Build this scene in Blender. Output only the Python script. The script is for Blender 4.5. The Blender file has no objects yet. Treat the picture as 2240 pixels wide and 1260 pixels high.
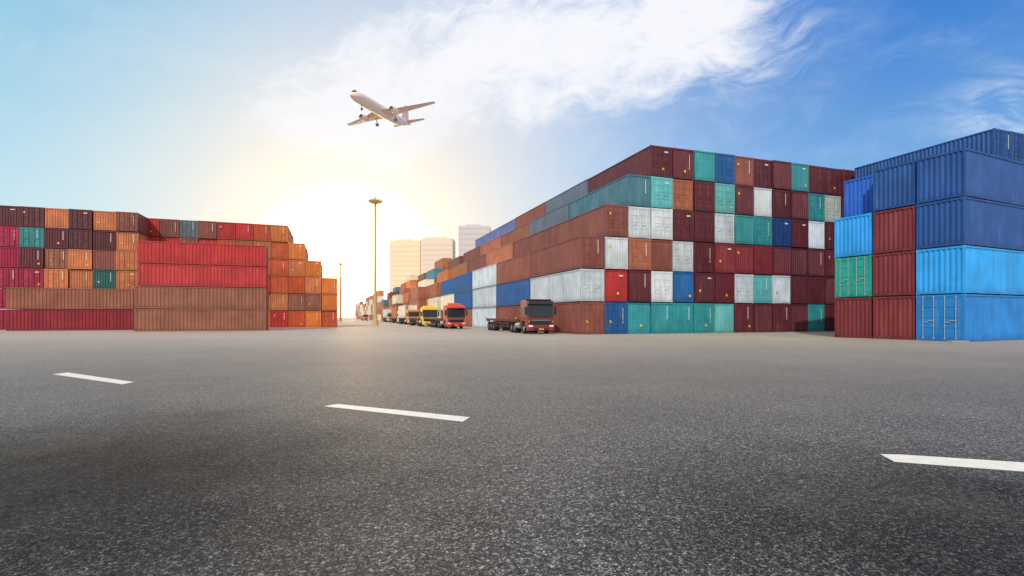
import bpy, math, random
from mathutils import Vector, Matrix
random.seed(7)
C = bpy.context.scene.collection
F = 1122.0; HZ = 694.0; CH = 1.5; A = math.radians(19.17); PI = math.pi
cA, sA = math.cos(A), math.sin(A)
def W2(X, d): return (X*cA + d*sA, -X*sA + d*cA)
def at(px, d): return W2((px-1120)/F*d, d)
def ground(px, py): return at(px, CH*F/(py-HZ))
def dirv(px, py):
    X = (px-1120)/F; u, v = W2(X, 1.0)
    return Vector((u, v, (HZ-py)/F)).normalized()
# ---------------------------------------------------------------- mesh builder
class MB:
    def __init__(s): s.v = []; s.f = []; s.m = []; s.sm = []
    def add(s, vs, fs, mi=0, smooth=False):
        b = len(s.v); s.v += [tuple(p) for p in vs]
        for f in fs: s.f.append([b+i for i in f]); s.m.append(mi); s.sm.append(smooth)
        return s
    def box(s, x0, x1, y0, y1, z0, z1, mi=0):
        vs = [(x0,y0,z0),(x1,y0,z0),(x1,y1,z0),(x0,y1,z0),(x0,y0,z1),(x1,y0,z1),(x1,y1,z1),(x0,y1,z1)]
        return s.add(vs, [(0,3,2,1),(4,5,6,7),(0,1,5,4),(1,2,6,5),(2,3,7,6),(3,0,4,7)], mi)
    def tube(s, a, b, r0, r1=None, n=12, mi=0, caps=True):
        a = Vector(a); b = Vector(b); r1 = r0 if r1 is None else r1
        d = (b-a).normalized(); h = Vector((0,0,1)) if abs(d.z) < .9 else Vector((1,0,0))
        e1 = d.cross(h).normalized(); e2 = d.cross(e1)
        vs = []
        for c, r in ((a, r0), (b, r1)):
            for i in range(n):
                t = 2*PI*i/n; vs.append(c + e1*math.cos(t)*r + e2*math.sin(t)*r)
        s.add(vs, [(i, i+n, (i+1) % n+n, (i+1) % n) for i in range(n)], mi, True)
        if caps: s.add(vs, [tuple(range(n)), tuple(reversed(range(n, 2*n)))], mi)
        return s
    def prism(s, prof, x0, x1, mi=0):   # profile in (y,z), extruded in x
        n = len(prof); vs = [(x0, y, z) for y, z in prof] + [(x1, y, z) for y, z in prof]
        fs = [(i, (i+1) % n, (i+1) % n+n, i+n) for i in range(n)] + [tuple(reversed(range(n))), tuple(range(n, 2*n))]
        return s.add(vs, fs, mi)
    def mesh(s, name, mats):
        me = bpy.data.meshes.new(name); me.from_pydata(s.v, [], s.f)
        for m in (mats if isinstance(mats, (list, tuple)) else [mats]): me.materials.append(m)
        me.polygons.foreach_set('material_index', s.m); me.polygons.foreach_set('use_smooth', s.sm)
        me.update(); return me
def obj(name, mesh, parent=None, loc=None):
    o = bpy.data.objects.new(name, mesh); C.objects.link(o)
    if parent: o.parent = parent
    if loc: o.location = loc
    return o
def bev(o, w=.03, seg=2):
    m = o.modifiers.new('b', 'BEVEL'); m.width = w; m.segments = seg; m.limit_method = 'ANGLE'; return o
def empty(name, loc=(0,0,0), rz=0):
    o = bpy.data.objects.new(name, None); C.objects.link(o); o.location = loc; o.rotation_euler = (0,0,rz); return o
def tag(o, label=None, cat=None, group=None, kind=None):
    if label: o['label'] = label
    if cat: o['category'] = cat
    if group: o['group'] = group
    if kind: o['kind'] = kind
    return o
def copy_tree(o, parent=None):
    c = o.copy(); C.objects.link(c)
    if parent: c.parent = parent
    for ch in kids[o.name] if o.name in kids else []: copy_tree(ch, c)
    return c
kids = {}
def reg(o):
    kids[o.name] = list(o.children)
    for ch in o.children: reg(ch)
def colour(o, col, names):
    if o.type == 'MESH' : o.color = col
    for ch in o.children: colour(ch, col, names)
# ---------------------------------------------------------------- materials
def newmat(name):
    m = bpy.data.materials.new(name); m.use_nodes = True; nt = m.node_tree
    return m, nt, nt.nodes['Principled BSDF']
def nd(nt, t, **k):
    n = nt.nodes.new(t)
    for a, b in k.items(): setattr(n, a, b)
    return n
def plain(name, col, rough=.5, metal=0, var=.12, scale=3.0):
    m, nt, p = newmat(name)
    tc = nd(nt, 'ShaderNodeTexCoord'); no = nd(nt, 'ShaderNodeTexNoise'); no.inputs['Scale'].default_value = scale; no.inputs['Detail'].default_value = 5
    mx = nd(nt, 'ShaderNodeMix', data_type='RGBA')
    mx.inputs[6].default_value = tuple(c*(1-var*1.6) for c in col)+(1,); mx.inputs[7].default_value = tuple(min(1, c*(1+var)) for c in col)+(1,)
    nt.links.new(tc.outputs['Object'], no.inputs['Vector']); nt.links.new(no.outputs[0], mx.inputs[0]); nt.links.new(mx.outputs[2], p.inputs['Base Color'])
    p.inputs['Roughness'].default_value = rough; p.inputs['Metallic'].default_value = metal
    return m
def paint_mat(name):
    m, nt, p = newmat(name); L = nt.links.new
    oi = nd(nt, 'ShaderNodeObjectInfo'); tc = nd(nt, 'ShaderNodeTexCoord')
    cmb = nd(nt, 'ShaderNodeCombineXYZ')
    sc = nd(nt, 'ShaderNodeMath', operation='MULTIPLY'); sc.inputs[1].default_value = 57
    L(oi.outputs['Random'], sc.inputs[0]); L(sc.outputs[0], cmb.inputs[0]); L(sc.outputs[0], cmb.inputs[1])
    ad = nd(nt, 'ShaderNodeVectorMath', operation='ADD'); L(tc.outputs['Object'], ad.inputs[0]); L(cmb.outputs[0], ad.inputs[1])
    st = nd(nt, 'ShaderNodeVectorMath', operation='MULTIPLY'); st.inputs[1].default_value = (2.2, 2.2, .35); L(ad.outputs[0], st.inputs[0])
    n1 = nd(nt, 'ShaderNodeTexNoise'); n1.inputs['Scale'].default_value = 1.0; n1.inputs['Detail'].default_value = 5; L(st.outputs[0], n1.inputs['Vector'])
    n2 = nd(nt, 'ShaderNodeTexNoise'); n2.inputs['Scale'].default_value = .6; n2.inputs['Detail'].default_value = 4; L(ad.outputs[0], n2.inputs['Vector'])
    n3 = nd(nt, 'ShaderNodeTexNoise'); n3.inputs['Scale'].default_value = 4.0; n3.inputs['Detail'].default_value = 8; n3.inputs['Roughness'].default_value = .7; L(ad.outputs[0], n3.inputs['Vector'])
    r1 = nd(nt, 'ShaderNodeMapRange'); r1.inputs[1].default_value = .3; r1.inputs[2].default_value = .7; r1.inputs[3].default_value = .87; r1.inputs[4].default_value = 1.08; L(n1.outputs[0], r1.inputs[0])
    r2 = nd(nt, 'ShaderNodeMapRange'); r2.inputs[1].default_value = .3; r2.inputs[2].default_value = .7; r2.inputs[3].default_value = .8; r2.inputs[4].default_value = 1.15; L(n2.outputs[0], r2.inputs[0])
    mm = nd(nt, 'ShaderNodeMath', operation='MULTIPLY'); L(r1.outputs[0], mm.inputs[0]); L(r2.outputs[0], mm.inputs[1])
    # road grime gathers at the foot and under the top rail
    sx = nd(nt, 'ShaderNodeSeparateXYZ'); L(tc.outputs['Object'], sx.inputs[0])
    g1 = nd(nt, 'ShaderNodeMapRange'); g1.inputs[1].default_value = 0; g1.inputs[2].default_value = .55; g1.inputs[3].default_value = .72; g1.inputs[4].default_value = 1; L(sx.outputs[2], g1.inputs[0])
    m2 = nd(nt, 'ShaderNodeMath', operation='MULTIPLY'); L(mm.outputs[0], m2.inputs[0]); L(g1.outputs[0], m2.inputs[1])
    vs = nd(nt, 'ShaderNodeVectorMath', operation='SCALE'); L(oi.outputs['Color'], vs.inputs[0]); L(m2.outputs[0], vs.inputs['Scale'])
    fd = nd(nt, 'ShaderNodeMix', data_type='RGBA'); fd.inputs[7].default_value = (.36,.32,.3,1)
    rf = nd(nt, 'ShaderNodeMapRange'); rf.inputs[1].default_value = .55; rf.inputs[2].default_value = .8; rf.inputs[4].default_value = .12; L(n1.outputs[0], rf.inputs[0])
    L(rf.outputs[0], fd.inputs[0]); L(vs.outputs[0], fd.inputs[6])
    ru = nd(nt, 'ShaderNodeMix', data_type='RGBA'); ru.inputs[7].default_value = (.11,.045,.025,1)
    rr = nd(nt, 'ShaderNodeMapRange'); rr.inputs[1].default_value = .65; rr.inputs[2].default_value = .74; rr.inputs[4].default_value = .5; L(n3.outputs[0], rr.inputs[0])
    L(rr.outputs[0], ru.inputs[0]); L(fd.outputs[2], ru.inputs[6]); L(ru.outputs[2], p.inputs['Base Color'])
    p.inputs['Roughness'].default_value = .5
    return m
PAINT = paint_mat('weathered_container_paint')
STEEL = plain('galvanised_steel', (.36,.44,.48), .45, .2)
WHITE = plain('white_stencil', (.75,.74,.7), .6)
YEL = plain('yellow_sticker', (.8,.5,.03), .6)
DARK = plain('dark_rubber', (.015,.015,.016), .8)
BLACK = plain('black_plastic', (.02,.02,.022), .5)
CHAS = plain('chassis_steel', (.05,.045,.045), .6)
RUSTF = plain('chassis_red_brown', (.16,.05,.035), .6)
CHROME = plain('aluminium', (.55,.55,.56), .3, .8)
GLASS = plain('dark_glass', (.02,.028,.035), .08)
LAMP = plain('headlight_glass', (.8,.8,.75), .15)
RLAMP = plain('red_lamp', (.5,.02,.01), .3)
AMBER = plain('amber_lamp', (.8,.25,.02), .3)
PLATE = plain('plate_yellow', (.7,.5,.08), .5)
MAST = plain('mast_steel', (.62,.42,.2), .5)  # warm wash of sun glare is put into the mast colours
MHEAD = plain('lamp_housing', (.85,.65,.35), .4)
PAINTW = plain('road_paint', (.86,.82,.75), .6, 0, .14, 9)
PLANE = plain('aircraft_skin', (.92,.76,.68), .35, 0, .03, .3)
PLANE2 = plain('aircraft_grey', (.78,.54,.45), .4, 0, .03)
FIN = plain('fin_red', (.85,.6,.55), .4)
GEAR = plain('gear_brown', (.35,.25,.22), .5)
COL = {'maroon': (.12,.02,.03), 'brown': (.25,.075,.055), 'rust orange': (.42,.14,.075), 'teal': (.03,.29,.32), 'light teal': (.12,.46,.47),
 'blue': (.012,.11,.33), 'navy': (.012,.05,.2), 'sky blue': (.02,.38,.9), 'white': (.58,.66,.72), 'red': (.47,.03,.03), 'crimson': (.26,.012,.03),
 'orange': (.66,.19,.035), 'yellow orange': (.9,.4,.05), 'green': (.015,.38,.3), 'slate': (.11,.15,.2), 'pale grey': (.42,.5,.5), 'dark green': (.02,.13,.12),
 'bright blue': (.015,.13,.6), 'dark red': (.2,.022,.03), 'deep blue': (.01,.085,.33), 'dusty brown': (.3,.11,.065), 'mid blue': (.01,.24,.7), 'steel blue': (.07,.22,.3),
 'orange red': (.52,.09,.03), 'light red': (.47,.035,.04), 'cream': (.85,.74,.56), 'pale orange': (.6,.2,.075), 'warm brown': (.42,.15,.06), 'magenta red': (.33,.008,.05), 'violet blue': (.13,.18,.42)}
# ---------------------------------------------------------------- container
CW, CL, CHH = 2.4, 12.2, 2.8
def frame_mb():
    b = MB(); t = .11
    for x in (0, CW-t):
        for y in (0, CL-t): b.box(x, x+t, y, y+t, .16, CHH-.16)
    for x in (-.012, CW-.168):
        for y in (-.012, CL-.168):
            for z in (0, CHH-.16): b.box(x, x+.18, y, y+.18, z, z+.16)
    for x in (0, CW-.09):
        b.box(x, x+.09, .17, CL-.17, .02, .17); b.box(x, x+.09, .17, CL-.17, CHH-.11, CHH-.01)
    for y in (0.003, CL-.09):
        b.box(.17, CW-.17, y, y+.087, .02, .17); b.box(.17, CW-.17, y, y+.087, CHH-.13, CHH-.01)
    b.box(.09, CW-.09, .09, CL-.09, .03, .13); b.box(.09, CW-.09, .09, CL-.09, CHH-.07, CHH-.03)
    b.box(.11, CW-.11, CL-.07, CL-.03, .17, CHH-.13)
    return b
def corr(b, p0, p1, inward, z0, z1, pitch=.34, dep=.065):
    p0 = Vector(p0); p1 = Vector(p1); L = (p1-p0).length; d = (p1-p0)/L; n = Vector(inward)
    k = max(1, round(L/pitch)); pt = L/k; pr = []
    for i in range(k):
        s = i*pt
        for a, q in ((0, 0), (.3, 0), (.5, 1), (.8, 1)): pr.append(p0 + d*(s+a*pt) + n*dep*q)
    pr.append(p1.copy()); m = len(pr)
    vs = [(q.x, q.y, z0) for q in pr] + [(q.x, q.y, z1) for q in pr]
    b.add(vs, [(i, i+1, i+1+m, i+m) for i in range(m-1)]); return b
def side_mb(right, b=None):
    b = b or MB(); x = CW-.02 if right else .02
    return corr(b, (x, .11, 0), (x, CL-.11, 0), (-1 if right else 1, 0, 0), .17, CHH-.11)
def end_mb(b=None): return corr(b or MB(), (.11, .025, 0), (CW-.11, .025, 0), (0, 1, 0), .17, CHH-.13, .27)
def door_mb(k, b=None):
    b = b or MB(); x0 = .115+k*(CW/2-.11); x1 = x0+CW/2-.13; z0, z1 = .18, CHH-.14
    b.box(x0, x1, .045, .085, z0, z1)
    for z in (z0, z0+.62, z0+1.24, z0+1.86, z1-.07): b.box(x0+.002, x1-.002, .018, .044, z, z+.07)
    for x in (x0, x1-.06): b.box(x, x+.06, .014, .0445, z0+.001, z1-.001)
    return b
def rod_mb(k, j):
    b = MB(); x0 = .115+k*(CW/2-.11); x = x0+(.24, .78)[j]
    b.tube((x, -.012, .1), (x, -.012, CHH-.08), .024, n=6)
    for z in (.14, .9, 1.9, CHH-.2): b.box(x-.05, x+.05, -.02, .013, z, z+.06)
    b.box(x-.28 if j else x, x if j else x+.28, -.045, -.02, 1.12+.1*j, 1.16+.1*j); return b
M_frame = frame_mb().mesh('frame', PAINT); M_sl = side_mb(0).mesh('side_panel', PAINT); M_sr = side_mb(1).mesh('side_panel', PAINT)
M_end = end_mb().mesh('end_panel', PAINT); M_door = [door_mb(k).mesh('door', PAINT) for k in (0, 1)]
M_rod = [[rod_mb(k, j).mesh('lock_rod', PAINT) for j in (0, 1)] for k in (0, 1)]
M_rods = [[rod_mb(k, j).mesh('lock_rod', STEEL) for j in (0, 1)] for k in (0, 1)]
def simple_mb(door):
    b = frame_mb(); side_mb(0, b); side_mb(1, b)
    if door: door_mb(0, b); door_mb(1, b)
    else: end_mb(b)
    return b.mesh('container_body', PAINT)
M_simple = [simple_mb(0), simple_mb(1)]
M_mark = [MB().box(x, x+w, .004, .012, z0, z1).mesh('stencil_mark', WHITE) for x, w, z0, z1 in ((1.86,.06,1.2,2.45), (1.55,.42,2.24,2.36), (1.72,.05,1.3,2.5), (1.92,.05,.9,2.3))]
M_stk = [MB().box(x, x+.22, -.003, .013, z, z+.22).mesh('warning_sticker', YEL) for x, z in ((.5,1.0), (1.3,.62), (.35,1.9), (1.85,.5))]
def proto(door):
    r = empty('shipping_container'); obj('frame', M_frame, r); obj('side_panel', M_sl, r); obj('side_panel', M_sr, r)
    if door:
        for k in (0, 1):
            d = obj('door', M_door[k], r)
            for j in (0, 1): obj('lock_rod', M_rod[k][j], d)
    else: obj('end_panel', M_end, r)
    return r
PROTO = [proto(0), proto(1)]
bpy.context.view_layer.update()
for p in PROTO: reg(p)
used = [False, False]
def container(loc, dims, col, label, group, door=0, rz=0, lod=0, marks=True, var=.14, steel=False):
    base = COL[col]; f = random.uniform(1-var, 1+var); h = random.uniform(-.05, .05)
    c = (max(0, base[0]*f*(1+h)), base[1]*f, base[2]*f*(1-h), 1)
    if lod: o = obj('shipping_container', M_simple[door])
    else:
        if used[door]: o = copy_tree(PROTO[door])
        else: o = PROTO[door]; used[door] = True
        if marks and random.random() < .5: obj('stencil_mark', random.choice(M_mark), o)
        if marks and random.random() < .4: obj('warning_sticker', random.choice(M_stk), o)
    if steel:
        for d_ in o.children:
            for r_ in d_.children:
                for k in (0, 1):
                    for j in (0, 1):
                        if r_.data == M_rod[k][j]: r_.data = M_rods[k][j]
    o.location = loc; o.rotation_euler = (0, 0, rz); o.scale = (dims[0]/CW, dims[1]/CL, dims[2]/CHH)
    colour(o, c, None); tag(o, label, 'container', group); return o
ORD = ['first','second','third','fourth','fifth','sixth','seventh','eighth','ninth','tenth','eleventh','twelfth','thirteenth','fourteenth']
TN = ['bottom','second','third','fourth','fifth','top']
def tier_labels(cols, tier, where):
    out = []
    for i, c in enumerate(cols):
        n = cols.count(c)
        out.append('only %s container in the %s tier of %s' % (c, tier, where) if n == 1 else
                   '%s %s container from left, %s tier of %s' % (ORD[cols[:i].count(c)], c, tier, where))
    return out
K = {'M':'maroon','T':'teal','t':'light teal','B':'blue','N':'navy','b':'brown','O':'rust orange','W':'white','R':'dark red','r':'red','S':'slate','G':'pale grey',
     'o':'orange','y':'yellow orange','c':'crimson','g':'dark green','d':'dusty brown','s':'steel blue','e':'orange red','w':'warm brown','p':'pale orange','m':'magenta red'}
# ---- tall stepped block, right of centre
U0, V0, PW, PH = 20.3, 40.2, 2.39, 2.9
front = [(0,'bBTTTTtMMMMTM'), (0,'WrMWBMMWtWMMM'), (0,'bWObWMRRRMMMM'), (1,'bWWMMWTTNMWM'), (2,'stOMtMWMMTGM'), (3,'MMTBbMMTMMM')]
for t, (c0, s) in enumerate(front):
    cols = [K[ch] for ch in s]; labs = tier_labels(cols, TN[t], 'the tall stepped block')
    for i, cn in enumerate(cols):
        container((U0+(c0+i)*PW+.05, V0+(random.uniform(-.06,.14)), t*PH), (PW-.11, 12.2, PH-.06), cn, labs[i], 'containers in the tall stepped block', door=int(random.random() < .6))
# ---- rows going back along the road, stepped the same way
mass = MB(); STEP = [0, 0, 0, 1, 2, 3]
sidecols = [['brown','blue','brown','brown','slate','slate'], ['white','white','white','rust orange','dusty brown','brown'], ['dusty brown','blue','blue','brown','rust orange','violet blue'],
            ['brown','cream','blue','warm brown','brown','violet blue'], ['cream','cream','rust orange','pale orange','brown','pale orange']]
pool = ['brown','cream','steel blue','rust orange','warm brown','cream','dusty brown','pale orange','orange','pale orange','cream','maroon']  # haze over the far stacks is put into these paler, warmer paints
BACK = ['second','third','fourth','fifth','sixth','seventh','eighth','ninth','tenth','eleventh','twelfth','thirteenth','fourteenth','fifteenth']
hts = {5: 5, 6: 3, 7: 6, 8: 5, 9: 3, 10: 5, 11: 6, 12: 4, 13: 5}
for k in range(1, 14):
    v = V0 + 12.42*k + (0 if k < 5 else 3.5 + (k-5)*2.2)
    nt_ = hts.get(k, 6)
    for t in range(nt_):
        cn = sidecols[k-1][t] if k-1 < len(sidecols) else random.choice(pool)
        u = U0 + PW*STEP[t] + random.uniform(-.1, .1) - (1.6 if k in (6, 9, 12) else 0)
        container((u, v, t*PH), (PW-.05, 12.2, PH-.05), cn, '%s container, %s tier of the %s stack back along the roadway' % (cn, TN[t], BACK[k-1]),
                  'containers lining the roadway', door=k % 2, lod=0 if k < 5 else 1)
    for c, top in ((1, 3), (2, 4), (3, 5)):
        for t in range(min(top, nt_)): mass.box(U0+c*PW+.13, U0+(c+1)*PW-.1, v+.05, v+12.1, t*PH+.01, t*PH+PH-.02, random.choice((0, 0, 2, 2, 5)))
for k in range(14, 34):
    v = V0 + 15*k
    for t in range(random.choice([3, 4, 5, 5])):
        mass.box(U0, U0+2.4, v, v+12.2, t*PH, t*PH+PH-.04, random.choice([5, 6, 7, 7, 6, 2]))
for t in range(4): mass.box(U0+13*PW+.02, U0+14*PW-.02, V0+.1, V0+12, t*PH+.01, t*PH+PH-.02, 1)
# ---- left blocks
HL = 2.5
uL, vL = at(303, 66)
Lf = [(0,'mMopRp'), (0,'mMMdpg'), (0,'mmppgp'), (0,'mMdpbp'), (0,'mTMMMp'), (0,'MMpMpb')]
for t, (c0, s) in enumerate(Lf):
    cols = [K[ch] for ch in s]; labs = tier_labels(cols, TN[t], 'the far left block')
    for i, cn in enumerate(cols):
        container((uL-(6-i)*2.44+.04, vL+random.uniform(-.15,.15), t*HL), (2.35, 12.2, HL-.06), cn, labs[i], 'containers in the far left block', door=int(random.random() < .55))
uM = -6.3; vM = vL+3.6; WM = 2.3
rt = {5:8, 4:9, 3:10, 2:11, 1:11, 0:11}
strs = {5:'rbSbrreo', 4:'rrbrewweo', 3:'reepo', 2:'rreepo', 1:'rwpddo', 0:'rereoe'}  # glow of the low sun is put into these red and orange paints
for t in range(6):
    s = strs[t]; n = rt[t]; c0 = n-len(s)
    cols = [K[ch] for ch in s]; labs = tier_labels(cols, TN[t], 'the stepped block beside the sun')
    for i, cn in enumerate(cols):
        container((uM-(8-(c0+i))*WM+.04, vM+random.uniform(-.12,.18), t*HL), (WM-.09, 12.2, HL-.06), cn, labs[i], 'containers in the stepped block beside the sun', door=int(random.random() < .5))
    for i in range(c0): mass.box(uM-(8-i)*WM+.02, uM-(7-i)*WM-.02, vM+.2, vM+12, t*HL+.01, t*HL+HL-.02, random.randrange(3))
mo = obj('container_mass', mass.mesh('container_mass', [plain('far_'+n, COL[n], .6) for n in ('brown','maroon','dusty brown','white','blue','rust orange','cream','pale orange')]))
tag(mo, 'mass of distant and hidden containers receding down the roadway', 'containers', None, 'stuff')
# ---- long sides at left
HS = 2.42
u, v = at(293, 54)
for t, cn in enumerate(['dusty brown','dusty brown','light red','red']):
    container((u+(.25 if t > 1 else 0), v+2.44+(0 if t < 2 else .12), t*HS), (2.41, 12.6 if t < 2 else 12.3, HS-.05), cn,
        ['brown long container on the ground, fully side on, near the left', 'brown long container in second tier, under two red ones',
         'lower of the two long red containers on brown ones', 'upper of the two long red containers on brown ones'][t], 'long side-on containers at left', 0, -PI/2, var=.04)
u, v = at(292, 60)
for t, cn in enumerate(['crimson','dusty brown']):
    container((u-11.75, v+2.44, t*HS), (2.41, 11.7, HS-.05), cn, ['long crimson container on the ground at far left, side on', 'long brown container on a crimson one at far left, side on'][t],
        'long side-on containers at left', 0, -PI/2, var=.04)
# ---- near right stacks
DL = math.radians(5.5); PN = 2.97
nv = Vector((-math.sin(DL), math.cos(DL))); lv = Vector((math.cos(DL), math.sin(DL)))
q = Vector(at(2110, 31.2))
st = [(['mid blue','sky blue','deep blue','deep blue'], 0), (['dark red','dark red','dark red','deep blue'], 1), (['dark red','green','sky blue','bright blue'], 2)]
lab = [['blue container with galvanised door rods, at the base of the nearest stack', 'sky blue container in second tier of the nearest stack', 'deep blue container in third tier of the nearest stack', 'deep blue container topping the nearest stack'],
       ['dark red ribbed container on the ground left of the blue door', 'dark red ribbed container in second tier, right of the green one', 'dark red ribbed container directly under a blue one', 'deep blue container on three dark red ones'],
       ['dark red container on the ground under the green container', 'green container with door rods above a dark red one', 'sky blue container on the green one', 'bright blue container set back on the sky blue one']]
for cols, j in st:
    for t, cn in enumerate(cols):
        o_ = q + nv*(2.72*j+2.6) + lv*(random.uniform(0,.12) + (1.1 if (j == 2 and t == 3) else 0))
        door = 1 if (j == 0 and t == 0) or (j == 2 and t == 1) else 0
        container((o_.x, o_.y, t*PN), (2.6, 12.2, PN-.04), cn, lab[j][t], 'containers in the nearest right stacks', door, -PI/2+DL+math.radians(random.uniform(-.25,.25)), marks=False, var=.05, steel=True)
u, v = at(2175, 43)
for c in (0, 1):
    for t in (4, 5):
        container((u+c*2.45, v, t*PH), (2.42, 12.2, PH-.03), 'deep blue' , ['deep blue container lengthwise in the %s tier behind the nearest stack' % TN[t], 'deep blue container at the right edge, %s tier, behind the nearest stack' % TN[t]][c], 'deep blue containers behind the nearest stack', 1)
hid = MB()
for c in (0, 1):
    for t in range(4): hid.box(u+c*2.45+.02, u+c*2.45+2.4, v+.05, v+12.1, t*PH+.01, t*PH+PH-.01)
tag(obj('hidden_container_stack', hid.mesh('hidden', bpy.data.materials['far_blue'])), 'hidden containers under the deep blue ones behind nearest stack', 'containers', None, 'stuff')
# ---------------------------------------------------------------- trucks
def wheel_mb(r=.5, w=.3):
    b = MB(); n = 20; pr = [(-w/2, r*.6), (-w/2, r*.93), (-w*.36, r), (w*.36, r), (w/2, r*.93), (w/2, r*.6)]; vs = []
    for x, q_ in pr:
        for i in range(n): vs.append((x, q_*math.cos(2*PI*i/n), q_*math.sin(2*PI*i/n)))
    m = len(pr)
    b.add(vs, [(j*n+i, j*n+(i+1) % n, ((j+1) % m)*n+(i+1) % n, ((j+1) % m)*n+i) for j in range(m) for i in range(n)], 0, True)
    return b.mesh('tyre', DARK)
M_tyre = wheel_mb()
def rim_mb():
    b = MB(); b.tube((-.1, 0, 0), (.1, 0, 0), .31, n=16); b.tube((-.15, 0, 0), (.15, 0, 0), .11, n=10)
    for i in range(8):
        t = 2*PI*i/8; b.tube((-.115, .2*math.cos(t), .2*math.sin(t)), (.115, .2*math.cos(t), .2*math.sin(t)), .02, n=6)
    return b.mesh('rim', CHROME)
M_rim = rim_mb()
def wheel(p, loc):
    w = obj('wheel', M_tyre, p, loc); obj('rim', M_rim, w); return w
def truck(col, cname, loc, rz, label, high=True, darktop=False, plainface=False):
    mt = plain('truck_paint_'+cname, col, .3, 0, .1, 1.5); r = empty('tractor_truck', loc, rz)
    H = 3.05; k = 1.35
    prof = [(.0,.55),(.0,k),(.04,k+.08),(.2,2.66),(.42,H-.08),(.62,H),(2.15,H),(2.2,2.9),(2.2,.9),(1.95,.9),(1.9,1.15),(.95,1.15),(.86,.55)]
    bev(obj('cab', MB().prism(prof, -1.22, 1.22).mesh('cab', mt), r), .05, 3)
    wb, wt, hw = (k+.12, 2.7, 1.16) if not plainface else (k+.3, 2.5, 1.05)
    def yy(z): return .012+(z-k-.12)*.128
    ws = MB().prism([(yy(wb),wb),(yy(wt),wt),(yy(wt)+.08,wt),(yy(wb)+.08,wb)], -hw, hw)
    obj('windshield', ws.mesh('windshield', GLASS), r)
    for x in (-.7, .05): obj('wiper', MB().box(x, x+.6, -.03, -.01, k+.16, k+.19).mesh('wiper', BLACK), r)
    for s in (-1, 1):
        sw = MB().prism([(.3,1.6),(.45,2.5),(1.35,2.5),(1.35,1.6)], s*1.222-.008, s*1.222+.008); obj('side_window', sw.mesh('side_window', GLASS), r)
        dr = MB().prism([(.24,1.18),(.24,1.55),(1.4,1.55),(1.4,1.18)], s*1.222-.006, s*1.222+.006); d = obj('door', dr.mesh('door', mt), r)
        obj('handle', MB().box(s*1.24-.02, s*1.24+.02, 1.15, 1.3, 1.4, 1.45).mesh('handle', BLACK), d)
        mi = MB().box(s*1.38-.1, s*1.38+.1, -.02, .1, 1.7, 2.4).tube((s*1.2, .25, 2.45), (s*1.38, .05, 2.39), .02, n=6); bev(obj('mirror', mi.mesh('mirror', BLACK), r), .02)
        hl = MB().box(s*.97-.2, s*.97+.2, -.15, -.02, .64, .8); bev(obj('headlight', hl.mesh('headlight', LAMP), r), .02)
        obj('turn_signal', MB().box(s*1.1-.06, s*1.1+.06, -.015, .02, 1.08, 1.2).mesh('turn_signal', AMBER), r)
        obj('fuel_tank', MB().tube((s*.95, 2.5, .75), (s*.95, 3.9, .75), .3, n=16).mesh('fuel_tank', CHROME), r)
        fl = MB().box(s*1.0-.24, s*1.0+.24, 3.85, 5.9, 1.06, 1.09); obj('mudguard', fl.mesh('mudguard', BLACK), r)
    vz = MB().prism([(-.1,2.68),(-.04,2.94),(.44,3.0),(.24,2.7)], -1.17, 1.17); obj('sun_visor', vz.mesh('sun_visor', GLASS if darktop else mt), r)
    if darktop: bev(obj('roof_cap', MB().box(-1.18, 1.18, .5, 2.1, H+.003, H+.07).mesh('roof_cap', BLACK), r), .02)
    gw = .7 if plainface else 1.02
    go = obj('grille', MB().box(-gw, gw, -.03, .02, .84, k+.02 if not plainface else 1.2).mesh('grille', BLACK), r)
    for z in (.94, 1.08, 1.22): obj('grille_bar', MB().box(-gw+.1, gw-.1, -.055, -.031, z, z+.05).mesh('grille_bar', BLACK if z < 1.2 else CHROME), go)
    bev(obj('bumper', MB().box(-1.24, 1.24, -.12, .3, .3, .62).box(-1.24, -.75, -.12, .1, .62, .84).box(.75, 1.24, -.12, .1, .62, .84).mesh('bumper', mt), r), .04)
    obj('bumper_grille', MB().box(-.7, .7, -.14, -.11, .34, .56).mesh('bumper_grille', BLACK), r)
    obj('number_plate', MB().box(-.24, .24, -.155, -.142, .4, .5).mesh('plate', PLATE), r)
    ch = MB().box(-.45, -.33, .6, 6.2, .75, 1.0).box(.33, .45, .6, 6.2, .75, 1.0)
    for y in (1.4, 3.0, 4.4, 5.3, 6.1): ch.box(-.33, .33, y, y+.1, .78, .97)
    for y in (1.4, 4.4, 5.45): ch.tube((-1.0, y, .5), (1.0, y, .5), .07, n=8)
    obj('chassis', ch.mesh('chassis', CHAS), r)
    obj('fifth_wheel', MB().box(-.45, .45, 4.5, 5.3, 1.01, 1.08).mesh('fifth_wheel', CHAS), r)
    wh = MB().box(-1.0, 1.0, .7, 1.9, H+.003, H+.3); wh.v = [(x*.8 if z > H+.1 else x, y+(.3 if (z > H+.1 and y < 1) else 0), z) for x, y, z in wh.v]
    if high: bev(obj('roof_fairing', wh.mesh('roof_fairing', mt), r), .03)
    for s in (-1, 1):
        wheel(r, (s*1.03, 1.4, .5))
        for y in (4.4, 5.45): wheel(r, (s*1.02, y, .5)); wheel(r, (s*.7, y, .5))
    return tag(r, label, 'truck', 'trucks parked beside the containers')
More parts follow.
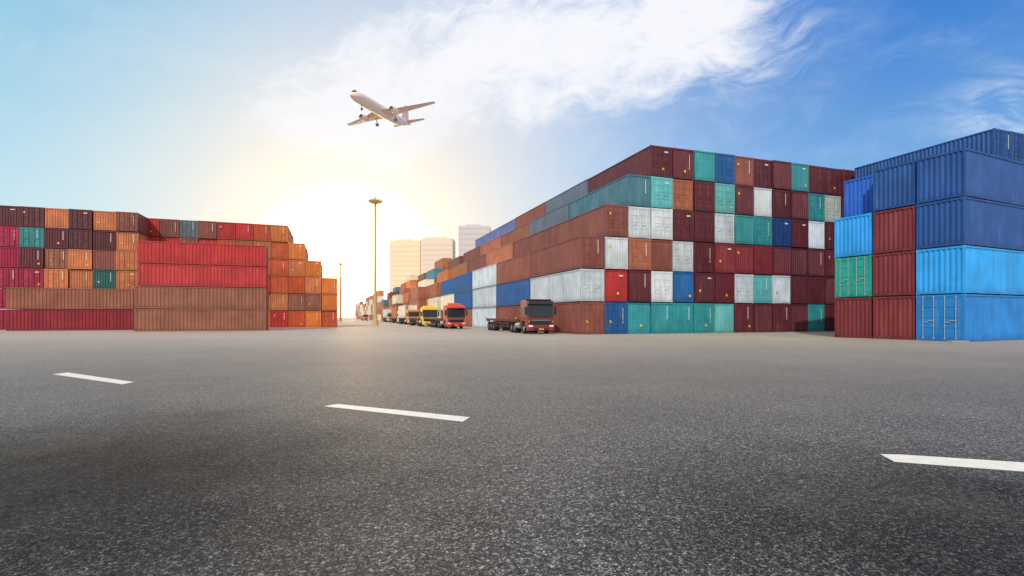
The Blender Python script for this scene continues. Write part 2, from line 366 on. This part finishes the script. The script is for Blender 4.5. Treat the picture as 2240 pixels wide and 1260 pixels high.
def trailer(loc, rz, label, L=9.5, FM=None):
    FM = FM or CHAS; r = empty('flatbed_trailer', loc, rz); f = MB()
    for x in (-.5, .38): f.box(x, x+.12, 0, L, 1.1, 1.35)
    for x in (-1.22, 1.12): f.box(x, x+.1, .05, L-.05, 1.14, 1.38)
    n = 9
    for i in range(n): y = .1+i*(L-.3)/(n-1); f.box(-1.12, -.5, y, y+.12, 1.2, 1.34).box(.5, 1.12, y, y+.12, 1.2, 1.34).box(-.38, .38, y, y+.12, 1.14, 1.32)
    obj('frame', f.mesh('frame', FM), r)
    for y in (.2, L-.4):
        for s in (-1, 1): obj('twist_lock', MB().box(s*1.15-.08, s*1.15+.08, y, y+.16, 1.382, 1.47).mesh('twist_lock', YEL), r)
    for s in (-1, 1):
        obj('landing_leg', MB().box(s*.75-.06, s*.75+.06, 2.0, 2.12, .2, 1.19).box(s*.75-.13, s*.75+.13, 1.93, 2.19, .0, .19).mesh('landing_leg', CHAS), r)
        obj('rear_lamp', MB().box(s*.9-.18, s*.9+.18, L-.04, L+.02, 1.0, 1.13).mesh('rear_lamp', RLAMP), r)
        obj('side_guard', MB().box(s*1.17-.02, s*1.17+.02, 2.8, L-4.2, .55, .63).box(s*1.17-.02, s*1.17+.02, 2.8, L-4.2, .85, .93).mesh('side_guard', FM), r)
        for y in (L-3.4, L-2.2, L-1.0): wheel(r, (s*1.02, y, .5)); wheel(r, (s*.7, y, .5))
    ax = MB()
    for y in (L-3.4, L-2.2, L-1.0): ax.tube((-1, y, .5), (1, y, .5), .07, n=8).box(-.5, -.38, y-.3, y+.3, .55, 1.09).box(.38, .5, y-.3, y+.3, .55, 1.09)
    obj('axle', ax.mesh('axle', CHAS), r)
    return tag(r, label, 'trailer', 'flatbed trailers behind the trucks')
loads = {3: 'cream', 4: 'warm brown', 5: 'white'}
for i, (col, cn, px, d, lb) in enumerate([((.26,.025,.022), 'dark_red', 1183, 45.6, 'dark red truck cab with black windshield parked against the tall block'),
        ((.62,.07,.03), 'red', 998, 66, 'bright red truck cab, middle one of the three nearest trucks'), ((.8,.5,.02), 'yellow', 941, 82, 'yellow truck cab behind the bright red truck'),
        ((.7,.26,.08), 'orange', 905, 104, 'small orange truck carrying a cream container beyond the yellow truck'), ((.75,.6,.4), 'pale', 882, 126, 'small pale truck carrying a brown container in the far line'),
        ((.7,.3,.12), 'faded_orange', 857, 156, 'tiny faded orange truck near the tall lamp mast'), ((.6,.25,.1), 'brown_orange', 800, 240, 'tiny brown orange truck left of the tall lamp mast')]):
    u, v = at(px, d)
    truck(col, cn, (u, v, 0), math.radians(-3 if i == 0 else (0, 1.2, -1, .6, -1.5, 1)[i % 6]), lb, i in (1, 2), i == 0, i > 2)
    nm = ['dark red', 'bright red', 'yellow', 'small orange', 'small pale', 'faded orange', 'brown orange'][i]
    trailer((u+(.15 if i == 0 else 0), v+3.5, .0), math.radians(-3 if i == 0 else 0), '%s flatbed trailer hitched behind the %s truck' % ('empty red brown' if i == 0 else 'loaded black' if i in loads else 'empty black', nm), 12.4 if i != 1 else 9, RUSTF if i == 0 else None)
    if i in loads: container((u-1.22, v+3.6, 1.475), (2.44, 12.1, 2.6), loads[i], '%s container riding on the trailer of the %s truck' % (loads[i], nm), 'containers on trailers', 0, 0, 1)
# ---------------------------------------------------------------- masts
def mast(px, d, h, label, mat, hm, k=1.0):
    u, v = at(px, d); r = empty('lamp_mast', (u, v, 0))
    obj('base', MB().tube((0,0,0), (0,0,.9), .6, .5, 16).tube((0,0,.9), (0,0,1.4), .42, .36, 12).mesh('base', mat), r)
    obj('pole', MB().tube((0,0,1.4), (0,0,h-.8), .34*k, .2*k, 14).mesh('pole', mat), r)
    rg = MB(); n = 10
    for i in range(n):
        t = 2*PI*i/n; t2 = 2*PI*(i+1)/n
        rg.tube((.8*math.cos(t), .8*math.sin(t), h-.7), (.8*math.cos(t2), .8*math.sin(t2), h-.7), .06, n=6)
        if i % 2 == 0: rg.tube((0,0,h-.7), (.8*math.cos(t), .8*math.sin(t), h-.7), .05, n=6)
    rg.tube((0,0,h-.85), (0,0,h), .3, .12, 10)
    obj('ring', rg.mesh('ring', mat), r)
    for i in range(n):
        t = 2*PI*i/n; c_, s_ = math.cos(t), math.sin(t); lm = MB().tube((c_*.8, s_*.8, h-.55), (c_*1.15, s_*1.15, h-.95), .2, .32, 8)
        obj('floodlight', lm.mesh('floodlight', hm), r)
    return tag(r, label, 'lamp mast', 'high lamp masts along the roadway')
mast(821, 95, 23.8, 'tall lamp mast with ring of floodlights standing in front of the sun', MAST, MHEAD)
mast(745, 190, 22, 'distant lamp mast just right of the left containers', plain('mast_steel_brown', (.42,.24,.1), .5), MAST, 1.5)
# ---------------------------------------------------------------- far buildings
def tower(px0, px1, d, top, label, roof, wc, gc):
    BW = plain('tower_wall', wc, .8, 0, .05, .05); BG = plain('tower_glass', gc, .7)  # sun glow and haze are put into the wall and glass colours
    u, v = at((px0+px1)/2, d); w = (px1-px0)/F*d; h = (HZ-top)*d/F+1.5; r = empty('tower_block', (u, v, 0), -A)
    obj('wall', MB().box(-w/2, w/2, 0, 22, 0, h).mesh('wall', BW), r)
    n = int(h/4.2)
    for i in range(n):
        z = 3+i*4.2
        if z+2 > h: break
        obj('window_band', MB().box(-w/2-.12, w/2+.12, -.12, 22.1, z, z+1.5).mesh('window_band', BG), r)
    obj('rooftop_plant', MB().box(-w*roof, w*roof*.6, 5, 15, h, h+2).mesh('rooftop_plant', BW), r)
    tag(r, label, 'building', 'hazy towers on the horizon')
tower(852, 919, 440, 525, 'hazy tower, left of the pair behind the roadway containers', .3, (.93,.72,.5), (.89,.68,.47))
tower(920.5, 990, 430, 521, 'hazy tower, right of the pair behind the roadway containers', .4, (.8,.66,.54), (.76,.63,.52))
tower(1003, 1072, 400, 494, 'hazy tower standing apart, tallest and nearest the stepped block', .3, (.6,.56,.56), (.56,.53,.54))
# ---------------------------------------------------------------- airplane (x forward, y left, z up)
def plane():
    zr = -dirv(840, 246); xr = Vector((0,0,1)).cross(zr).normalized(); yr = zr.cross(xr)
    def vv(a): return (xr*a[0]+yr*a[1]+zr*a[2]).normalized()
    f = vv((-.53,.25,.81)); l = vv((.84,.29,.46)); l = (l-f*l.dot(f)).normalized(); up = f.cross(l)
    pos = -zr*190 + Vector((0,0,1.5))
    r = empty('airliner'); r.matrix_world = Matrix.Translation(pos) @ Matrix((f, l, up)).transposed().to_4x4()
    b = MB(); st_ = [(18.5,.05,-.5),(18.1,.55,-.45),(17.2,1.05,-.3),(15.6,1.55,-.1),(13,1.78,0),(5,1.8,0),(-6,1.8,0),(-10,1.6,.2),(-14,1.0,.8),(-17.5,.4,1.3),(-18.5,.12,1.5)]
    n = 20; vs = []
    for x, q_, z in st_:
        for i in range(n): vs.append((x, q_*math.cos(2*PI*i/n), z+q_*math.sin(2*PI*i/n)))
    b.add(vs, [(j*n+i, (j+1)*n+i, (j+1)*n+(i+1) % n, j*n+(i+1) % n) for j in range(len(st_)-1) for i in range(n)], 0, True)
    b.add(vs[:n], [tuple(range(n))]); obj('fuselage', b.mesh('fuselage', PLANE), r)
    obj('cockpit_window', MB().tube((16.3,0,.66), (16.9,0,.44), .95, .73, 14).mesh('cockpit_window', GLASS), r)
    for s in (-1, 1):
        def wing(name, pts, th, mat):
            w = MB(); vs = []
            for xl, xt, y, z in pts:
                c = xl-xt; vs += [(xl, s*y, z), (xl-c*.3, s*y, z+th*c), (xt, s*y, z), (xl-c*.3, s*y, z-th*c*.6)]
            fs = []
            for j in range(len(pts)-1):
                for i in range(4): fs.append((j*4+i, j*4+(i+1) % 4, j*4+4+(i+1) % 4, j*4+4+i))
            fs += [(0,1,2,3), tuple(len(vs)-4+i for i in (3,2,1,0))]
            w.add(vs, fs); return obj(name, w.mesh(name, mat), r)
        wing('wing', [(5,-2.6,1.1,-.9),(1.9,-2.7,6,-.5),(-3.1,-4.9,17,.75)], .06, PLANE2)
        wing('tailplane', [(-13.2,-16.6,.4,1.2),(-16.4,-18,6.2,1.7)], .05, PLANE2)
        en = MB().tube((5.2, s*5.7, -1.7), (4.6, s*5.7, -1.7), .8, 1.0, 18, caps=False).tube((4.6, s*5.7, -1.7), (2.6, s*5.7, -1.7), 1.0, .92, 18, caps=False).tube((2.6, s*5.7, -1.7), (.9, s*5.7, -1.6), .92, .5, 18)
        en.box(.5, 4.2, s*5.7-.12, s*5.7+.12, -1.0, -.5); e = obj('engine', en.mesh('engine', PLANE), r)
        obj('fan', MB().tube((4.6, s*5.7, -1.7), (4.4, s*5.7, -1.7), .9, n=18).mesh('fan', GEAR), e)
        g = MB().tube((-.8, s*3.6, -.9), (-.8, s*3.6, -3.0), .14, n=8); lg = obj('landing_gear', g.mesh('gear', STEEL), r)
        obj('wheel', MB().tube((-.8, s*3.6-.4, -3.1), (-.8, s*3.6+.4, -3.1), .5, n=14).mesh('wheel', GEAR), lg)
    fm = MB().prism([(-11.2,1.5),(-15.6,7.6),(-17.6,7.6),(-16.8,1.4)], -.16, .16); fm.v = [(y, x, z) for x, y, z in fm.v]
    obj('tail_fin', fm.mesh('tail_fin', FIN), r)
    g = obj('landing_gear', MB().tube((13.3,0,-1.6), (13.3,0,-3.1), .12, n=8).mesh('gear', STEEL), r)
    obj('wheel', MB().tube((13.3,-.28,-3.2), (13.3,.28,-3.2), .36, n=14).mesh('wheel', GEAR), g)
    tag(r, 'white twin engine airliner flying overhead with landing gear down', 'airplane')
plane()
# ---------------------------------------------------------------- ground
def ground_mat():
    m, nt, p = newmat('asphalt'); L = nt.links.new
    g = nd(nt, 'ShaderNodeNewGeometry'); P = g.outputs['Position']
    def noise(sc, det=4, ro=.5, vec=None):
        n = nd(nt, 'ShaderNodeTexNoise'); n.inputs['Scale'].default_value = sc; n.inputs['Detail'].default_value = det; n.inputs['Roughness'].default_value = ro; L(vec or P, n.inputs['Vector']); return n.outputs[0]
    def mr(x, a, b_, c, d):
        r = nd(nt, 'ShaderNodeMapRange'); [setattr(r.inputs[i+1], 'default_value', q_) for i, q_ in enumerate((a, b_, c, d))]; L(x, r.inputs[0]); return r.outputs[0]
    def mth(op, a, b_=0.0):
        r = nd(nt, 'ShaderNodeMath', operation=op)
        for i, q_ in enumerate((a, b_)):
            if isinstance(q_, (int, float)): r.inputs[i].default_value = q_
            else: L(q_, r.inputs[i])
        return r.outputs[0]
    vo = nd(nt, 'ShaderNodeTexVoronoi'); vo.inputs['Scale'].default_value = 95; L(P, vo.inputs['Vector'])
    sp = nd(nt, 'ShaderNodeSeparateColor'); L(vo.outputs['Color'], sp.inputs[0])
    vo2 = nd(nt, 'ShaderNodeTexVoronoi'); vo2.inputs['Scale'].default_value = 48; L(P, vo2.inputs['Vector'])
    sp2 = nd(nt, 'ShaderNodeSeparateColor'); L(vo2.outputs['Color'], sp2.inputs[0])
    stone = mr(mth('POWER', sp.outputs[0], 2.6), 0, 1, .22, 3.6)
    st2 = mr(mth('POWER', sp2.outputs[0], 2.2), 0, 1, .5, 2.4)
    grit = mr(noise(11, 9, .9), .38, .62, .55, 1.45)
    grit2 = mr(noise(26, 3, .8), .3, .7, .4, 1.6)
    big = mr(noise(.12, 3), .3, .7, .93, 1.07); mid = mr(noise(1.3, 6, .7), .3, .7, .93, 1.07)
    bm = mth('MULTIPLY', mth('MULTIPLY', big, mid), mth('MULTIPLY', grit, grit2))
    k = mth('MULTIPLY', mth('MULTIPLY', stone, st2), bm)
    def corner_shade(px, py, rad, amt):
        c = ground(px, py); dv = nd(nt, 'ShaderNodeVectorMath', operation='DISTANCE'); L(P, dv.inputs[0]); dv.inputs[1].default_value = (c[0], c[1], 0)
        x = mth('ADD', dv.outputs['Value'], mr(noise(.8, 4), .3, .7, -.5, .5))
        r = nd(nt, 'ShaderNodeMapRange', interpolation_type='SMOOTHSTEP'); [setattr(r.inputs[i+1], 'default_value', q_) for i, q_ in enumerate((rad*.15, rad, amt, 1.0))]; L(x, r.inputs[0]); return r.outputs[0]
    pt = mth('MULTIPLY', corner_shade(-80, 1080, 5.2, .2), corner_shade(2300, 1200, 3.6, .35)); k = mth('MULTIPLY', k, pt)  # vignette-like corner shade painted into the asphalt colour and sheen
    a = nd(nt, 'ShaderNodeVectorMath', operation='SCALE'); a.inputs[0].default_value = (.076,.073,.07); L(k, a.inputs['Scale'])
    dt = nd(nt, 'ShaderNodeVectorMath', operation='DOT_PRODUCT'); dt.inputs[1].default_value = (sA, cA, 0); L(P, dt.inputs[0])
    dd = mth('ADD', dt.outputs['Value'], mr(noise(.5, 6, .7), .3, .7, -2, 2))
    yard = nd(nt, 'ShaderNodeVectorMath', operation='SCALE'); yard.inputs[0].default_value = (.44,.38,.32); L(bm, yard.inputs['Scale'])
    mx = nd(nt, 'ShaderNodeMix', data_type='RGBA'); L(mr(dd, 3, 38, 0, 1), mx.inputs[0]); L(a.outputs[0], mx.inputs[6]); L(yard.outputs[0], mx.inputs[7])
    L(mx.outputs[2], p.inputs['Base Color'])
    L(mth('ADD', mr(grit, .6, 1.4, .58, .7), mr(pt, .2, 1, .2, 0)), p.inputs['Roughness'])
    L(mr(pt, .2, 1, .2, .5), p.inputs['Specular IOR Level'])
    bp = nd(nt, 'ShaderNodeBump'); bp.inputs['Strength'].default_value = .8; bp.inputs['Distance'].default_value = .007; L(vo.outputs['Distance'], bp.inputs['Height']); L(bp.outputs[0], p.inputs['Normal'])
    return m
S = 3000
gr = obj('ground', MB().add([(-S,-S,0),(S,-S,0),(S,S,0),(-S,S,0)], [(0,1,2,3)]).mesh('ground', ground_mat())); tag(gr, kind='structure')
for pts in ([(115,819),(148,815),(294,836),(268,841)], [(708,889),(738,884),(1028,913),(1012,923)], [(1925,994),(1972,995),(2420,1024),(2420,1046),(1957,1011)]):
    vs = [ground(*p_)+(.004,) for p_ in pts]
    o = obj('lane_marking', MB().add(vs, [tuple(range(len(vs)))]).mesh('lane_marking', PAINTW)); tag(o, kind='structure')
    o.data.update()
    if o.data.polygons[0].normal.z < 0: o.data.flip_normals()
u, v = ground(2092, 742+6)
bd = MB().box(-.8, .8, -.25, .25, .0, .06); bd.v = [(x*(1-.3*(y > 0)), y, z) for x, y, z in bd.v]
tag(bev(obj('timber_board', bd.mesh('timber_board', plain('timber', (.5,.36,.2), .8)), None, (u, v, 0)), .02), 'flat tan timber board lying before the blue door container', 'board')
# ---------------------------------------------------------------- world
def world():
    w = bpy.data.worlds.new('World'); bpy.context.scene.world = w; w.use_nodes = True; nt = w.node_tree; L = nt.links.new
    bg = nt.nodes['Background']
    tc = nd(nt, 'ShaderNodeTexCoord'); nm = nd(nt, 'ShaderNodeVectorMath', operation='NORMALIZE'); L(tc.outputs['Generated'], nm.inputs[0]); D = nm.outputs[0]
    def dot(v_):
        n = nd(nt, 'ShaderNodeVectorMath', operation='DOT_PRODUCT'); L(D, n.inputs[0]); n.inputs[1].default_value = tuple(v_); return n.outputs['Value']
    def mth(op, a, b_=0.0):
        r = nd(nt, 'ShaderNodeMath', operation=op)
        for i, q_ in enumerate((a, b_)):
            if isinstance(q_, (int, float)): r.inputs[i].default_value = q_
            else: L(q_, r.inputs[i])
        return r.outputs[0]
    def sm(x, a, b_, c=0.0, d=1.0):
        r = nd(nt, 'ShaderNodeMapRange', interpolation_type='SMOOTHSTEP'); [setattr(r.inputs[i+1], 'default_value', q_) for i, q_ in enumerate((a, b_, c, d))]; L(x, r.inputs[0]); return r.outputs[0]
    def mix(f, a, b_):
        m = nd(nt, 'ShaderNodeMix', data_type='RGBA')
        if isinstance(f, float): m.inputs[0].default_value = f
        else: L(f, m.inputs[0])
        for i, q_ in ((6, a), (7, b_)):
            if isinstance(q_, tuple): m.inputs[i].default_value = q_+(1,)
            else: L(q_, m.inputs[i])
        return m.outputs[2]
    def lobe(px, py, deg, power=1.0):
        c = dot(dirv(px, py)); ang = mth('ARCCOSINE', mth('MINIMUM', c, .999999)); x = mth('DIVIDE', ang, math.radians(deg))
        return mth('EXPONENT', mth('MULTIPLY', mth('POWER', x, power), -1.0))
    def noise(vec, sc, det, ro, dist=0):
        n = nd(nt, 'ShaderNodeTexNoise'); n.inputs['Scale'].default_value = sc; n.inputs['Detail'].default_value = det; n.inputs['Roughness'].default_value = ro; n.inputs['Distortion'].default_value = dist; L(vec, n.inputs['Vector']); return n.outputs[0]
    def comb(a, b_, c=0.0):
        n = nd(nt, 'ShaderNodeCombineXYZ')
        for i, q_ in enumerate((a, b_, c)):
            if isinstance(q_, float): n.inputs[i].default_value = q_
            else: L(q_, n.inputs[i])
        return n.outputs[0]
    e = dot((0,0,1)); r = dot((cA, -sA, 0)); fw = dot((sA, cA, 0))
    low = mix(sm(r, -.5, .6), (.55,.84,.95), (.3,.57,.88)); high = mix(sm(r, -.65, .0), (.15,.53,.80), (.25,.44,.79)); high = mix(sm(r, .1, .6), high, (.03,.21,.66))
    col = mix(sm(e, .02, .5), low, high)
    sky = nd(nt, 'ShaderNodeTexSky', sky_type='NISHITA'); sky.sun_disc = False; sky.sun_elevation = math.radians(38); sky.sun_rotation = math.atan2(-.45, -.65)
    sk = nd(nt, 'ShaderNodeVectorMath', operation='SCALE'); L(sky.outputs[0], sk.inputs[0]); sk.inputs['Scale'].default_value = .12
    col = mix(.08, col, sk.outputs[0])
    a_, b_ = dirv(740, 230), dirv(1500, 45); N = a_.cross(b_).normalized()
    if N.z < 0: N = -N
    B1 = (b_-a_).normalized(); s = dot(B1); n = dot(N)
    warp = noise(D, 3.2, 4, .55); n2 = mth('ADD', n, mth('MULTIPLY', mth('SUBTRACT', warp, .5), .2))
    cn = noise(comb(mth('MULTIPLY', s, 3.2), mth('MULTIPLY', n2, 6.0), e), 2.0, 10, .62, .4); fine = noise(comb(mth('MULTIPLY', s, 7.0), mth('MULTIPLY', n2, 16.0), r), 1.8, 8, .68, .8)
    band = mth('SUBTRACT', 1.0, sm(mth('ABSOLUTE', n2), .0, .175)); band = mth('MULTIPLY', band, mth('MULTIPLY', mth('SUBTRACT', 1.0, sm(r, .3, .52)), sm(r, -.5, -.25)))
    cl = mth('ADD', mth('MULTIPLY', cn, .65), mth('MULTIPLY', fine, .35))
    cloud = mth('MULTIPLY', sm(mth('ADD', cl, mth('MULTIPLY', band, .3)), .5, .8), sm(band, 0, .4))
    col = mix(mth('MULTIPLY', lobe(1000, 190, 15, 1.8), .35), col, (.8,.87,.97))
    faint = mth('MULTIPLY', sm(cl, .45, .75, 0.0, .2), sm(e, .05, .2)); col = mix(faint, col, (.75,.86,.97))
    sc = mth('MULTIPLY', lobe(2190, 250, 2.6, 2.0), sm(cl, .4, .6)); col = mix(mth('MULTIPLY', sc, .9), col, (.75,.87,.97))
    col = mix(mth('MULTIPLY', lobe(770, 470, 19, 1.7), .93), col, (.99,.97,.95))
    col = mix(mth('MULTIPLY', lobe(775, 630, 14, 1.6), .95), col, (1.4,1.03,.6))
    col = mix(mth('MULTIPLY', cloud, .95), col, (.96,.965,1.0))
    up_ = mth('MAXIMUM', sm(e, .58, .85), sm(mth('MULTIPLY', fw, -1.0), -.35, .2)); col = mix(mth('MULTIPLY', up_, .85), col, (.8,.76,.72))  # unseen sky overhead and behind camera, made neutral and bright as added fill
    core = nd(nt, 'ShaderNodeVectorMath', operation='SCALE'); core.inputs[0].default_value = (32,20,8); L(lobe(770, 612, 4.4, 1.6), core.inputs['Scale'])
    ad = nd(nt, 'ShaderNodeVectorMath', operation='ADD'); L(col, ad.inputs[0]); L(core.outputs[0], ad.inputs[1])
    L(ad.outputs[0], bg.inputs['Color']); bg.inputs['Strength'].default_value = 1.0
world()
sun = bpy.data.lights.new('Sun', 'SUN'); sun.energy = 2.5; sun.angle = math.radians(.6); sun.color = (1, .92, .82)
so = bpy.data.objects.new('Sun', sun); C.objects.link(so); so.rotation_euler = Vector((-.45,-.65,.6)).to_track_quat('Z', 'Y').to_euler()
cam = bpy.data.cameras.new('Camera'); co = bpy.data.objects.new('Camera', cam); C.objects.link(co)
co.location = (0,0,CH); co.rotation_euler = (PI/2, 0, -A); cam.sensor_width = 36; cam.lens = F/2240*36; cam.shift_y = (HZ-630)/2240; cam.clip_end = 8000; cam.clip_start = .1
bpy.context.scene.camera = co
vs_ = bpy.context.scene.view_settings; vs_.view_transform = 'Standard'; vs_.look = 'None'; vs_.exposure = 0
